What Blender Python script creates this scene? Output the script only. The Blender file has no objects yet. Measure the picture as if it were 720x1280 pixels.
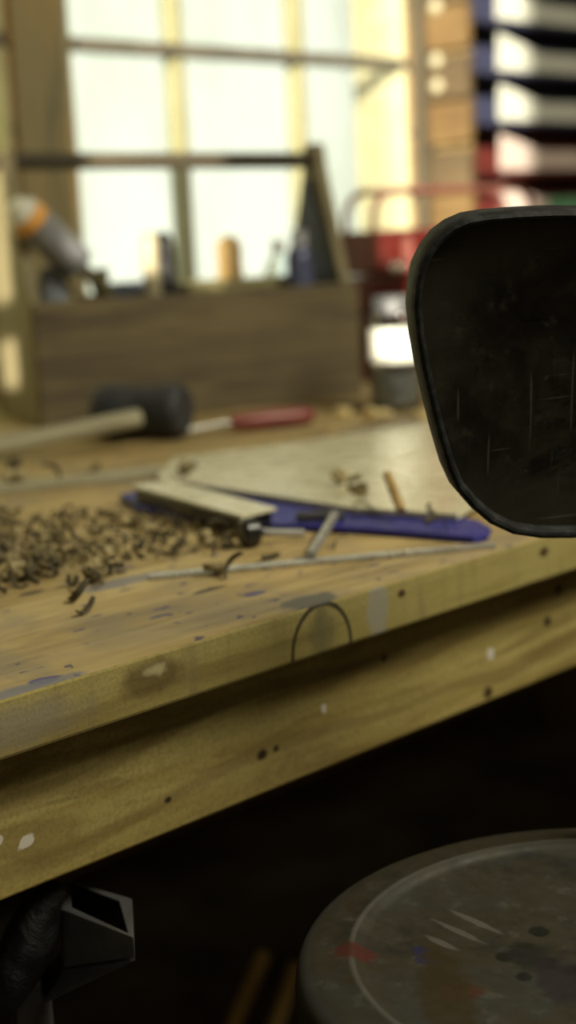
import bpy, bmesh, math, random
from mathutils import Vector, Matrix
from math import radians, sin, cos, pi, tan
random.seed(7)
S = bpy.context.scene
COL = S.collection

# ---------------------------------------------------------------- camera
FPX = 1888.0
CAM = Vector((0.0, -0.727, 1.162))
def basis(pitch, roll, yaw):
    up = Vector((0, 0, 1))
    h = Vector((cos(yaw), sin(yaw), 0)); r0 = Vector((sin(yaw), -cos(yaw), 0))
    F = h * cos(pitch) - up * sin(pitch); U = r0.cross(F)
    return r0 * cos(roll) - U * sin(roll), r0 * sin(roll) + U * cos(roll), F
R, U, F = basis(radians(10.607), radians(2.831), radians(45.355))
def ray(px, py): return R * ((px - 360) / FPX) - U * ((py - 640) / FPX) + F
def at(px, py, z):
    d = ray(px, py); return CAM + d * ((z - CAM.z) / d.z)
def aty(px, py, y):
    d = ray(px, py); return CAM + d * ((y - CAM.y) / d.y)
def atd(px, py, dep): return CAM + ray(px, py) * dep
def on_plane(px, py, P, n):
    d = ray(px, py); return CAM + d * ((P - CAM).dot(n) / d.dot(n))

cd = bpy.data.cameras.new('camera'); cam = bpy.data.objects.new('camera', cd); COL.objects.link(cam)
cd.sensor_fit = 'VERTICAL'; cd.sensor_height = 36; cd.sensor_width = 36; cd.lens = 36 * FPX / 1280
m = Matrix((R, U, -F)).transposed().to_4x4(); m.translation = CAM; cam.matrix_world = m
cd.clip_start = 0.02; cd.clip_end = 100
cd.dof.use_dof = True; cd.dof.focus_distance = 0.91; cd.dof.aperture_fstop = 3.6
S.camera = cam
S.view_settings.view_transform = 'Standard'; S.view_settings.look = 'None'
S.view_settings.gamma = 1; S.view_settings.use_curve_mapping = False
S.view_settings.exposure = 0.0

# ---------------------------------------------------------------- shader helpers
class NT:
    def __init__(s, name):
        s.m = bpy.data.materials.new(name); s.m.use_nodes = True
        s.t = s.m.node_tree; s.t.nodes.clear()
        s.out = s.n('ShaderNodeOutputMaterial')
        s._pos = None; s._obj = None
    def n(s, typ, **kw):
        nd = s.t.nodes.new(typ)
        for k, v in kw.items(): setattr(nd, k, v)
        return nd
    def l(s, a, b): s.t.links.new(a, b)
    def setin(s, nd, i, v):
        if isinstance(v, bpy.types.NodeSocket): s.l(v, nd.inputs[i])
        elif v is not None: nd.inputs[i].default_value = v
    def pos(s):
        if not s._pos: s._pos = s.n('ShaderNodeNewGeometry').outputs['Position']
        return s._pos
    def obj(s):
        if not s._obj: s._obj = s.n('ShaderNodeTexCoord').outputs['Object']
        return s._obj
    def map(s, v, sc=(1, 1, 1), loc=(0, 0, 0), rot=(0, 0, 0), typ='POINT'):
        nd = s.n('ShaderNodeMapping', vector_type=typ); s.l(v, nd.inputs['Vector'])
        nd.inputs['Scale'].default_value = sc; nd.inputs['Location'].default_value = loc; nd.inputs['Rotation'].default_value = rot
        return nd.outputs[0]
    def noise(s, v, scale=5, detail=6, rough=.55, dist=0):
        nd = s.n('ShaderNodeTexNoise'); s.l(v, nd.inputs['Vector'])
        nd.inputs['Scale'].default_value = scale; nd.inputs['Detail'].default_value = detail
        nd.inputs['Roughness'].default_value = rough; nd.inputs['Distortion'].default_value = dist
        return nd.outputs[0]
    def mr(s, v, a, b, c=0., d=1., smooth=True):
        nd = s.n('ShaderNodeMapRange'); s.l(v, nd.inputs[0])
        if smooth: nd.interpolation_type = 'SMOOTHSTEP'
        nd.inputs[1].default_value = a; nd.inputs[2].default_value = b; nd.inputs[3].default_value = c; nd.inputs[4].default_value = d
        return nd.outputs[0]
    def math(s, op, a, b=None):
        nd = s.n('ShaderNodeMath', operation=op); s.setin(nd, 0, a); s.setin(nd, 1, b); return nd.outputs[0]
    def ramp(s, f, stops):
        nd = s.n('ShaderNodeValToRGB'); s.l(f, nd.inputs[0]); el = nd.color_ramp.elements
        while len(el) < len(stops): el.new(0.5)
        for e, (p, c) in zip(el, stops): e.position = p; e.color = (*c, 1)
        return nd.outputs[0]
    def mix(s, f, a, b):
        nd = s.n('ShaderNodeMix', data_type='RGBA')
        s.setin(nd, 0, f)
        s.setin(nd, 6, (*a, 1) if isinstance(a, tuple) else a); s.setin(nd, 7, (*b, 1) if isinstance(b, tuple) else b)
        return nd.outputs[2]
    def length(s, v):
        nd = s.n('ShaderNodeVectorMath', operation='LENGTH'); s.l(v, nd.inputs[0]); return nd.outputs['Value']
    def spot(s, v, c, size, rot=(0, 0, 0), soft=.25, wob=.5, wscale=60):
        """soft edged blotch: 1 inside an ellipsoid of half sizes `size`"""
        q = s.map(v, sc=size, loc=c, rot=rot, typ='TEXTURE')
        L = s.length(q)
        if wob: L = s.math('ADD', L, s.math('MULTIPLY', s.math('SUBTRACT', s.noise(v, wscale, 3), .5), wob * 2))
        return s.mr(L, 1 + soft, 1 - soft, 0., 1.)
    def bump(s, h, strength=.2, dist=.002):
        nd = s.n('ShaderNodeBump'); s.l(h, nd.inputs['Height']); nd.inputs['Strength'].default_value = strength; nd.inputs['Distance'].default_value = dist
        return nd.outputs[0]
    def bsdf(s, color, rough=.5, metal=0., normal=None, spec=.5, **kw):
        b = s.n('ShaderNodeBsdfPrincipled')
        s.setin(b, 'Base Color', (*color, 1) if isinstance(color, tuple) else color)
        s.setin(b, 'Roughness', rough); s.setin(b, 'Metallic', metal); s.setin(b, 'Specular IOR Level', spec)
        if normal: s.l(normal, b.inputs['Normal'])
        for k, v in kw.items(): s.setin(b, k, v)
        s.l(b.outputs[0], s.out.inputs[0]); return s.m

def worn(name, c1, c2, rough=.5, metal=0., scale=25, lo=.4, hi=.62, bump=.15, spec=.5, stretch=(1, 1, 1)):
    t = NT(name); v = t.map(t.obj(), sc=stretch)
    n1 = t.noise(v, scale, 8, .6, .4); n2 = t.noise(v, scale * 4, 4)
    c = t.mix(t.mr(n1, lo, hi), c1, c2)
    r = t.mr(n2, .3, .7, max(0, rough - .1), min(1, rough + .1))
    return t.bsdf(c, r, metal, t.bump(n1, bump, .002), spec)

def woodmat(name, dark, mid, light, axis=0, scale=1.0, rough=.65, marks=None, world=True, bump=.25):
    t = NT(name); p = t.pos() if world else t.obj()
    sc = [22 * scale] * 3; sc[axis] = 1.6 * scale
    v = t.map(p, sc=tuple(sc))
    g = t.noise(v, 1.0, 9, .62, 1.6)
    fine = t.noise(t.map(p, sc=tuple(x * 7 for x in sc)), 1.0, 4, .6)
    big = t.noise(p, 4.5 * scale, 4, .5)
    f = t.math('ADD', t.math('MULTIPLY', g, .75), t.math('MULTIPLY', big, .25))
    c = t.ramp(f, [(.33, dark), (.47, mid), (.62, light)])
    c = t.mix(t.mr(fine, .5, .75, 0, .5), c, dark)
    if marks: c = marks(t, p, c)
    h = t.math('ADD', g, t.math('MULTIPLY', fine, .4))
    return t.bsdf(c, t.mr(g, .3, .7, rough - .08, rough + .1), 0, t.bump(h, bump, .002), .3)

# ---------------------------------------------------------------- mesh helpers
class MB:
    def __init__(s): s.b = bmesh.new()
    def face(s, vs):
        try: return s.b.faces.new(vs)
        except ValueError: return None
    def box(s, lo, hi, M=None):
        lo, hi = Vector(lo), Vector(hi)
        vs = [s.b.verts.new((x, y, z)) for x in (lo.x, hi.x) for y in (lo.y, hi.y) for z in (lo.z, hi.z)]
        for q in ((0, 1, 3, 2), (4, 6, 7, 5), (0, 4, 5, 1), (2, 3, 7, 6), (0, 2, 6, 4), (1, 5, 7, 3)): s.face([vs[i] for i in q])
        if M: bmesh.ops.transform(s.b, matrix=M, verts=vs)
        return s
    def prism(s, pts, off):
        """polygon of Vectors extruded by vector off"""
        a = [s.b.verts.new(p) for p in pts]; b = [s.b.verts.new(Vector(p) + off) for p in pts]
        s.face(a); s.face(b[::-1]); n = len(a)
        for i in range(n): s.face([a[i], b[i], b[(i + 1) % n], a[(i + 1) % n]])
        return s
    def lathe(s, prof, n=32, M=None, closed=False):
        rings = []; allv = []
        for r, z in prof:
            if r < 1e-6: v = s.b.verts.new((0, 0, z)); rings.append([v]); allv.append(v)
            else:
                ring = [s.b.verts.new((r * cos(2 * pi * i / n), r * sin(2 * pi * i / n), z)) for i in range(n)]
                rings.append(ring); allv += ring
        for a, b in zip(rings, rings[1:]):
            for i in range(n):
                j = (i + 1) % n
                if len(a) == 1 and len(b) == 1: continue
                if len(a) == 1: s.face([a[0], b[i], b[j]])
                elif len(b) == 1: s.face([a[i], b[0], a[j]])
                else: s.face([a[i], b[i], b[j], a[j]])
        if M: bmesh.ops.transform(s.b, matrix=M, verts=allv)
        return s
    def rod(s, p, q, r, r2=None, n=16):
        p, q = Vector(p), Vector(q); d = q - p; L = d.length; r2 = r if r2 is None else r2
        M = Matrix.Translation(p) @ d.to_track_quat('Z', 'Y').to_matrix().to_4x4()
        return s.lathe([(0, 0), (r, 0), (r2, L), (0, L)], n, M)
    def tube(s, path, r, n=12, closed=False):
        path = [Vector(p) for p in path]; rings = []; up = None; N = len(path)
        rad = r if isinstance(r, (list, tuple)) else [r] * N
        for i, p in enumerate(path):
            if closed: t = path[(i + 1) % N] - path[i - 1]
            else: t = path[min(i + 1, N - 1)] - path[max(i - 1, 0)]
            t.normalize()
            if up is None: up = Vector((0, 0, 1)) if abs(t.z) < .9 else Vector((1, 0, 0))
            x = up.cross(t).normalized(); y = t.cross(x); up = y
            rings.append([s.b.verts.new(p + (x * cos(2 * pi * k / n) + y * sin(2 * pi * k / n)) * rad[i]) for k in range(n)])
        pairs = list(zip(rings, rings[1:])) + ([(rings[-1], rings[0])] if closed else [])
        for a, b in pairs:
            for k in range(n): s.face([a[k], a[(k + 1) % n], b[(k + 1) % n], b[k]])
        if not closed: s.face(rings[0][::-1]); s.face(rings[-1])
        return s
    def build(s, name, mat, parent=None, smooth=False, bevel=0, seg=2, sub=0, solid=0, loc=None):
        bmesh.ops.recalc_face_normals(s.b, faces=s.b.faces)
        me = bpy.data.meshes.new(name); s.b.to_mesh(me); s.b.free()
        o = bpy.data.objects.new(name, me); COL.objects.link(o)
        if mat: me.materials.append(mat)
        if parent is not None: o.parent = parent
        if loc is not None: o.location = loc
        if solid:
            q = o.modifiers.new('solid', 'SOLIDIFY'); q.thickness = solid; q.offset = 0
        if bevel:
            q = o.modifiers.new('bevel', 'BEVEL'); q.width = bevel; q.segments = seg; q.limit_method = 'ANGLE'; q.angle_limit = radians(35)
        if sub:
            q = o.modifiers.new('sub', 'SUBSURF'); q.levels = sub; q.render_levels = sub
        if smooth:
            for f in me.polygons: f.use_smooth = True
            if smooth != 'all':
                try: me.set_sharp_from_angle(angle=radians(40))
                except Exception: pass
        return o
def tag(o, label, cat, group=None):
    o['label'] = label; o['category'] = cat
    if group: o['group'] = group
    return o
def thing(name, loc, label, cat, group=None, rz=0):
    o = bpy.data.objects.new(name, None); COL.objects.link(o); o.location = loc; o.rotation_euler = (0, 0, rz)
    o.empty_display_size = .05
    return tag(o, label, cat, group)
def struct(o): o['kind'] = 'structure'; return o
def L(o, label): o['label'] = label; return o
V = Vector

# ---------------------------------------------------------------- materials
ZB = 0.90
def top_marks(t, p, c):
    # grey-blue worn film, blue and dark paint drips, chalky smear on the bench top
    gr = t.noise(t.map(p, sc=(5, 45, 5)), 1.0, 6, .65, .8); c = t.mix(t.mr(gr, .55, .68, 0, .55), c, (.13, .085, .035))
    lt = t.noise(t.map(p, sc=(4, 9, 4)), 1.0, 5, .6, .6); c = t.mix(t.mr(lt, .52, .66, 0, .6), c, (.58, .42, .19))
    film = t.noise(p, 6, 6, .6, .5)
    c = t.mix(t.mr(film, .5, .66, 0, .5), c, (.17, .16, .15))
    fl = t.noise(t.map(p, sc=(1, 1.4, 1)), 55, 2, .4, .3)
    c = t.mix(t.mr(fl, .66, .70, 0, .8), c, (.035, .035, .11))
    for px, py, a, b, col in ((318, 742, .011, .006, (.06, .06, .17)), (262, 737, .016, .005, (.05, .045, .035)), (55, 850, .012, .006, (.045, .05, .2)),
                              (40, 741, .012, .005, (.03, .025, .03)), (235, 690, .010, .004, (.04, .035, .03)), (18, 868, .05, .012, (.15, .15, .19)),
                              (385, 752, .026, .014, (.11, .11, .10)), (150, 728, .04, .012, (.22, .21, .22)), (200, 770, .01, .003, (.06, .06, .16))):
        P = at(px, py, ZB)
        c = t.mix(t.math('MULTIPLY', t.spot(p, P, (a, b, .03), soft=.2, wob=.5, wscale=70), .85), c, col)
    return c
def front_marks(t, p, c):
    sp2 = t.noise(p, 420, 2, .6); c = t.mix(t.mr(sp2, .4, .7, 0, .35), c, (.14, .115, .04))
    st = t.noise(t.map(p, sc=(60, 4, 7)), 1.0, 4, .5); c = t.mix(t.mr(st, .5, .7, 0, .45), c, (.19, .15, .07))
    P = at(178, 842, ZB - .015); P.y = 0
    c = t.mix(t.math('MULTIPLY', t.spot(p, P, (.026, .02, .011), soft=.35, wob=.5), .7), c, (.09, .055, .02))
    c = t.mix(t.spot(p, P + V((.003, 0, .004)), (.008, .02, .0035), soft=.6, wob=1.0, wscale=150), c, (.44, .37, .2))
    c = t.mix(t.math('MULTIPLY', t.spot(p, at(30, 912, ZB - .02), (.05, .02, .013), soft=.5), .4), c, (.16, .15, .20))
    c = t.mix(t.math('MULTIPLY', t.spot(p, aty(472, 762, 0), (.012, .02, .022), soft=.3), .6), c, (.34, .33, .31))
    c = t.mix(t.math('MULTIPLY', t.spot(p, aty(402, 790, 0), (.013, .02, .02), soft=.3), .5), c, (.12, .11, .06))
    for px, py, a in ((680, 690, .004), (502, 742, .003), (660, 735, .003)):
        c = t.mix(t.spot(p, aty(px, py, 0), (a * 1.5, .02, a), soft=.4), c, (.06, .035, .015))
    # dark ring worn into the edge
    q = t.map(p, sc=(.030, 9, .0335), loc=aty(403, 812, 0), typ='TEXTURE')
    Ln = t.length(q); band = t.math('SUBTRACT', 1.0, t.mr(t.math('ABSOLUTE', t.math('SUBTRACT', Ln, 1.0)), .035, .075, 0, 1))
    return t.mix(t.math('MULTIPLY', band, .9), c, (.02, .018, .015))
def apron_marks(t, p, c):
    Y = .032
    wt = t.n('ShaderNodeTexWave', wave_type='BANDS', bands_direction='Z'); t.l(t.map(p, sc=(9, 1, 22)), wt.inputs['Vector'])
    wt.inputs['Scale'].default_value = .33; wt.inputs['Distortion'].default_value = 9; wt.inputs['Detail'].default_value = 2.5; wt.inputs['Detail Scale'].default_value = .8; wt.inputs['Detail Roughness'].default_value = .45
    c = t.mix(t.mr(wt.outputs['Fac'], .25, .02, 0, .4), c, (.14, .085, .028))
    wv = t.noise(t.map(p, sc=(2.2, 3, 14)), 2.2, 5, .5, 2.2)
    c = t.mix(t.mr(wv, .46, .66, 0, .55), c, (.2, .135, .04))
    sp2 = t.noise(p, 420, 2, .6); c = t.mix(t.mr(sp2, .4, .7, 0, .35), c, (.13, .105, .03))
    for px, py, a, b in ((328, 943, .005, .004), (345, 936, .003, .0025), (684, 777, .005, .004), (698, 737, .005, .005), (610, 866, .006, .005), (210, 1000, .003, .002), (480, 823, .003, .003)):
        c = t.mix(t.spot(p, aty(px, py, Y), (a, .03, b), soft=.4, wob=.3), c, (.035, .018, .008))
    for px, py, a, b in ((33, 1052, .006, .004), (613, 817, .005, .005), (405, 885, .003, .004), (-2, 1050, .003, .004)):
        c = t.mix(t.spot(p, aty(px, py, Y), (a, .03, b), rot=(0, -.5, 0), soft=.15, wob=.7, wscale=180), c, (.62, .57, .5))
    return c
M_top = woodmat('bench_top_wood', (.18, .12, .045), (.37, .265, .11), (.50, .385, .185), 0, 1.0, .62, top_marks)
M_edge = woodmat('bench_edge_wood', (.20, .14, .045), (.36, .29, .095), (.46, .38, .15), 0, .8, .7, front_marks)
M_apron = woodmat('bench_apron_wood', (.22, .14, .04), (.36, .27, .085), (.45, .36, .13), 0, .7, .7, apron_marks)
M_leg = woodmat('bench_leg_wood', (.10, .06, .02), (.2, .13, .05), (.28, .2, .09), 2)
M_boxwood = woodmat('weathered_box_wood', (.06, .046, .03), (.13, .10, .06), (.21, .165, .085), 0, 1.2, .8, None, False)
M_gable = woodmat('pale_end_wood', (.16, .13, .07), (.235, .195, .11), (.28, .235, .135), 2, 1.2, .7, None, False)
M_post = woodmat('post_wood', (.15, .13, .075), (.27, .225, .12), (.38, .25, .10), 2, .7, .7)
M_trim = woodmat('trim_wood', (.05, .042, .026), (.085, .07, .046), (.11, .09, .06), 2, .7, .7)
M_cream = worn('cream_paint', (.27, .25, .13), (.31, .29, .16), .5, 0, 9, .4, .65, .05)
M_jamb = worn('sunlit_jamb_paint', (.50, .46, .27), (.57, .53, .33), .5, 0, 9, .4, .65, .05)  # linings made paler than the sash cream, in place of sun on them
M_barp = worn('shaded_bar_paint', (.10, .088, .064), (.14, .12, .09), .5, 0, 12, .4, .65, .05)  # glazing bars coloured darker for their shaded underside
t = NT('plank_wall'); p = t.pos()
sep = t.n('ShaderNodeSeparateXYZ'); t.l(p, sep.inputs[0])
k = t.math('DIVIDE', sep.outputs['Z'], .135); fr = t.math('FRACT', k); wn = t.n('ShaderNodeTexWhiteNoise', noise_dimensions='1D'); t.l(t.math('FLOOR', k), wn.inputs['W'])
g = t.noise(t.map(p, sc=(1.5, 1.5, 22)), 1.5, 8, .6, 1.2)
c = t.ramp(t.math('ADD', t.math('MULTIPLY', wn.outputs[0], .45), t.math('MULTIPLY', g, .6)), [(.2, (.13, .085, .045)), (.5, (.32, .19, .075)), (.8, (.48, .32, .15))])
gap = t.mr(t.math('ABSOLUTE', t.math('SUBTRACT', fr, .5)), .455, .48)
M_wall = t.bsdf(t.mix(gap, c, (.025, .017, .01)), .75, 0, t.bump(t.math('SUBTRACT', 1.0, gap), .6, .01), .2)
M_plain = worn('dim_plaster', (.16, .13, .09), (.22, .18, .12), .9, 0, 6, .4, .65, .1)
t = NT('floor_concrete'); p = t.pos()
M_floor = t.bsdf(t.mix(t.mr(t.noise(p, 5, 8), .35, .65), (.05, .04, .03), (.11, .085, .055)), .8, 0, t.bump(t.noise(p, 40, 5), .2))
M_black = worn('black_iron', (.010, .009, .008), (.03, .027, .023), .55, .3, 30, spec=.3)
t = NT('chipped_black_backrest'); p = t.obj()
n1 = t.noise(p, 18, 9, .68, .6); n2 = t.noise(p, 55, 6, .7, .2); n3 = t.noise(t.map(p, sc=(260, 1, 14), rot=(0, .3, 0)), 1.0, 1, .4); n4 = t.noise(t.map(p, sc=(16, 1, 280), rot=(0, -.25, 0)), 1.0, 1, .4)
c = t.ramp(n1, [(.36, (.003, .0022, .0013)), (.5, (.011, .0085, .005)), (.64, (.030, .024, .014))])
c = t.mix(t.mr(n2, .56, .68, 0, .6), c, (.055, .047, .032))
n5 = t.noise(p, 26, 8, .75, 1.2); c = t.mix(t.mr(n5, .56, .64, 0, .8), c, (.0025, .002, .0015))
n6 = t.noise(p, 120, 3, .6); c = t.mix(t.mr(n6, .70, .76, 0, .6), c, (.10, .09, .065))
edge = t.length(t.map(p, sc=(.125, 1, .098), typ='TEXTURE'))
c = t.mix(t.mr(t.math('ADD', edge, t.math('MULTIPLY', n1, .5)), .95, 1.35, 0, .85), c, (.040, .037, .024))
c = t.mix(t.math('MULTIPLY', t.mr(n3, .70, .75), .4), c, (.16, .15, .12)); c = t.mix(t.math('MULTIPLY', t.mr(n4, .70, .75), .4), c, (.16, .15, .12))
M_back = t.bsdf(c, t.mr(n2, .3, .7, .45, .7), 0.2, t.bump(n1, .2, .003), .35)
t = NT('dark_grey_rim'); p = t.obj(); n1 = t.noise(p, 90, 6, .65)
M_rim = t.bsdf(t.mix(t.mr(n1, .4, .66), (.013, .014, .0145), (.042, .044, .045)), .6, .2, t.bump(n1, .5, .0015), .3)

# ---------------------------------------------------------------- the room
WY = 1.45; XL, XR, YF, ZC = -0.9, 3.9, -2.3, 2.9
w1 = (1.614, 2.573); w2 = (0.56, 1.538); SILL, HEAD = 0.93, 2.25
struct(MB().box((XL - .1, YF - .1, -.08), (XR + .1, WY + .2, 0)).build('floor', M_floor))
struct(MB().box((XL - .1, YF - .1, ZC), (XR + .1, WY + .2, ZC + .1)).build('ceiling', M_plain))
T = .14
b = MB()
b.box((XL - .1, WY, 0), (w2[0], WY + T, ZC)); b.box((w2[1], WY, SILL), (w1[0], WY + T, HEAD)); b.box((w1[1], WY, 0), (XR + .1, WY + T, ZC))
b.box((w2[0], WY, 0), (w1[1], WY + T, SILL)); b.box((w2[0], WY, HEAD), (w1[1], WY + T, ZC))
struct(b.build('wall_back', M_wall))
struct(MB().box((XL - .1, YF - .1, 0), (XR + .1, YF, ZC)).build('wall_front', M_plain))
struct(MB().box((XR, YF, 0), (XR + .1, WY, ZC)).build('wall_right', M_plain))
SUN_CUTS = ((-1.03, -.86, 1.60, 2.75), (-.86, -.80, 1.80, 2.75), (-.80, -.58, 2.0, 2.75), (-.58, -.36, 1.70, 2.75), (-.36, -.26, 2.0, 2.75), (-.26, -.17, 1.50, 2.75))   # unseen left-wall opening, steps shaped to place sun patches: y range, z range
b = MB(); XT = XL - .03
b.box((XT, YF, 0), (XL, SUN_CUTS[0][0], ZC)); b.box((XT, SUN_CUTS[-1][1], 0), (XL, WY, ZC))
for y0, y1, z0, z1 in SUN_CUTS: b.box((XT, y0, 0), (XL, y1, z0)); b.box((XT, y0, z1), (XL, y1, ZC))
b.box((XT, SUN_CUTS[5][0], 1.578), (XL, SUN_CUTS[5][1], 1.628))  # bar added to shade a band on the tote's left end
struct(b.build('wall_left', M_plain))
# glass
def glassmat(name, tint, dirt):
    t = NT(name); tr = t.n('ShaderNodeBsdfTransparent'); gl = t.n('ShaderNodeBsdfGlossy'); gl.inputs['Roughness'].default_value = .03
    n = t.noise(t.map(t.pos(), sc=(2.5, 2.5, .9)), 2, 5, .6)
    t.l(t.mix(t.mr(n, .4, .75, 0, 1), tint, dirt), tr.inputs[0])
    fz = t.n('ShaderNodeFresnel'); fz.inputs[0].default_value = 1.35
    mx = t.n('ShaderNodeMixShader'); t.l(t.math('MULTIPLY', fz.outputs[0], .3), mx.inputs[0]); t.l(tr.outputs[0], mx.inputs[1]); t.l(gl.outputs[0], mx.inputs[2]); t.l(mx.outputs[0], t.out.inputs[0])
    return t.m
M_glass = glassmat('dusty_window_glass', (1, 1, 1), (.9, .91, .88))
M_glass2 = glassmat('yellowed_window_glass', (1, .96, .78), (.97, .92, .68))
def window(name, x0, x1, bars_x, bars_z, gm):
    root = bpy.data.objects.new(name, None); COL.objects.link(root); root.location = (0, 0, 0); struct(root)
    b = MB()
    b.box((x0, WY + .012, SILL), (x1, WY + .05, SILL + .03)); b.box((x0, WY + .012, HEAD - .04), (x1, WY + .05, HEAD))
    b.build('sash_rail', M_cream, root)
    for x in bars_x: MB().box((x - .012, WY + .008, SILL), (x + .012, WY + .045, HEAD)).build('mullion', M_cream, root, bevel=.003)
    for z in bars_z: MB().box((x0, WY - .004, z - .011), (x1, WY + .04, z + .011)).build('glazing_bar', M_barp, root, bevel=.003)
    MB().box((x0, WY + .026, SILL), (x1, WY + .030, HEAD)).build('pane', gm, root)
    # painted lining boards of the outer opening
    for x in (x0 + .004, x1 - .004): MB().box((x - .004, WY + .0005, SILL), (x + .004, WY + .145, HEAD)).build('jamb_lining', M_jamb, root)
window('window_1', *w1, (1.935, 2.258), (1.497, 1.90), M_glass)
window('window_2', *w2, (.89, 1.213), (1.497, 1.90), M_glass2)
struct(MB().box((1.546, WY - .014, SILL - .03), (1.668, WY, HEAD + .1)).build('trim_1', M_post, bevel=.006))
struct(MB().box((w1[1] + .012, WY - .02, SILL), (w1[1] + .075, WY, HEAD + .06)).build('trim_2', M_trim, bevel=.004))

# ---------------------------------------------------------------- workbench
bench = thing('workbench', (1.4, .7, 0), 'long worn wooden workbench with paint-stained top and deep front rail', 'workbench')
O = V((1.4, .7, 0)); BX0, BX1 = -.55, 2.95; SL = .0375; AP = .102
def bb(lo, hi): return MB().box(V(lo) - O, V(hi) - O)
o = bb((BX0, 0, ZB - SL), (BX1, WY - .075, ZB)).build('bench_top', M_top, bench, bevel=.0025)
o.data.materials.append(M_edge)
for f in o.data.polygons:
    if f.normal.y < -.9: f.material_index = 1
bb((BX0, .032, ZB - SL - AP), (BX1, .070, ZB - SL)).build('front_rail', M_apron, bench, bevel=.002)
bb((BX0, WY - .16, ZB - SL - AP), (BX1, WY - .12, ZB - SL)).build('back_rail', M_leg, bench)
for x in (BX0 + .06, 2.78):
    for y in (.072, WY - .25): bb((x, y, 0), (x + .09, y + .09, ZB - SL)).build('leg', M_leg, bench, bevel=.003)
bb((2.79, .15, .2), (2.86, WY - .25, .29)).build('stretcher', M_leg, bench)

# ---------------------------------------------------------------- stool
SC = atd(768, 1183, .88); SR = .187
stool = thing('shop_stool', (SC.x, SC.y, 0), 'worn metal shop stool with round scuffed seat and black curved backrest', 'stool')
t = NT('scuffed_seat_paint'); p = t.obj()
n1 = t.noise(p, 14, 9, .65, .5); n2 = t.noise(p, 60, 6, .7); n3 = t.noise(t.map(p, sc=(150, 6, 1), rot=(0, 0, .7)), 1.0, 2)
c = t.ramp(n1, [(.34, (.018, .018, .019)), (.48, (.042, .036, .022)), (.6, (.038, .037, .032)), (.72, (.045, .045, .046))])
rr = t.length(t.map(p, sc=(1, 1, 0)))
c = t.mix(t.math('MULTIPLY', t.mr(n2, .56, .68), .6), c, (.07, .067, .06))
c = t.mix(t.math('MULTIPLY', t.mr(t.math('ABSOLUTE', t.math('SUBTRACT', rr, .1815)), .006, .001), .75), c, (.05, .05, .052))
c = t.mix(t.math('MULTIPLY', t.mr(t.math('ABSOLUTE', t.math('SUBTRACT', rr, .1535)), .0026, .0006), .6), c, (.12, .115, .10))  # paints a thin highlight along the raised ring
c = t.mix(t.math('MULTIPLY', t.mr(n3, .69, .73), .3), c, (.1, .095, .085))
def seatspot(px, py, a, bb_, col, rot=0, w=.5, k=.85):
    global c
    P = at(px, py, SC.z) - SC
    c = t.mix(t.math('MULTIPLY', t.spot(p, (P.x, P.y, 0), (a, bb_, .03), rot=(0, 0, rot), soft=.25, wob=w, wscale=110), k), c, col)
A45 = radians(45.4)
for px, py, a, b_, col, r in ((445, 1189, .010, .012, (.075, .014, .01), A45), (574, 1229, .011, .013, (.07, .018, .008), A45), (673, 1149, .007, .006, (.003, .005, .003), A45), (630, 1182, .006, .006, (.003, .005, .003), A45),
        (645, 1176, .006, .005, (.004, .005, .004), A45), (686, 1188, .007, .006, (.003, .005, .003), A45), (660, 1180, .018, .012, (.012, .013, .011), A45), (718, 1196, .006, .006, (.003, .005, .003), A45), (655, 1206, .006, .005, (.004, .004, .004), A45),
        (525, 1178, .006, .005, (.02, .02, .08), A45), (529, 1190, .005, .005, (.02, .02, .08), A45), (545, 1190, .003, .003, (.02, .02, .08), A45), (700, 1210, .03, .014, (.022, .017, .02), A45), (560, 1240, .07, .015, (.035, .024, .008), A45)):
    seatspot(px, py, a, b_, col, r)
dS = at(622, 1152, SC.z) - at(566, 1130, SC.z); aS = math.atan2(dS.y, dS.x)
for px, py, ln in ((594, 1140, .022), (574, 1153, .02), (551, 1167, .012)):
    seatspot(px, py, ln, .0028, (.12, .115, .105), aS, .35, .7)
M_seat = t.bsdf(c, t.mr(n2, .3, .7, .45, .7), .25, t.bump(n1, .15, .002), .4)
prof = [(.150, -.045), (.1855, -.045), (.187, -.043), (.187, -.016), (.1862, -.009), (.1835, -.004), (.178, -.001), (.170, 0), (.158, .0002), (.1545, .0016), (.1515, .0012), (.149, -.0015), (.145, -.0035), (.13, -.0045), (.08, -.007), (0, -.009)]
MB().lathe(prof, 96).build('seat', M_seat, stool, smooth='all', loc=(0, 0, SC.z))
# backrest plate, outline traced in its own plane
bd = .95
Bc = atd(768, 468, bd)
yaw_n = radians(45.4 + 180 + 11)                                  # the way the seat side of the plate faces
bn = (V((cos(yaw_n), sin(yaw_n), 0)) + V((0, 0, -.20))).normalized()
bx = V((0, 0, 1)).cross(bn).normalized(); bz = bn.cross(bx)      # bx: image right, bz: up
half = [(735, 257), (690, 257), (645, 259), (605, 262), (578, 266), (556, 275), (538, 288), (524, 306), (513, 330), (508, 356), (506, 385), (510, 425), (517, 465), (527, 508), (537, 548), (549, 588), (562, 615), (582, 637), (607, 657), (637, 670), (672, 675), (710, 675), (738, 674)]
pts = []
for px, py in half:
    px += 11 * min(1, max(0, (735 - px) / 190)); py += 6 * min(1, max(0, (420 - py) / 120))
    Q = on_plane(px, py, Bc, bn) - Bc; pts.append((Q.dot(bx), Q.dot(bz)))
tilt = 0.0
outl = pts + [(-x, z) for x, z in reversed(pts)]
NB = len(outl)
cx = 0; cz = sum(z for x, z in outl) / NB
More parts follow.
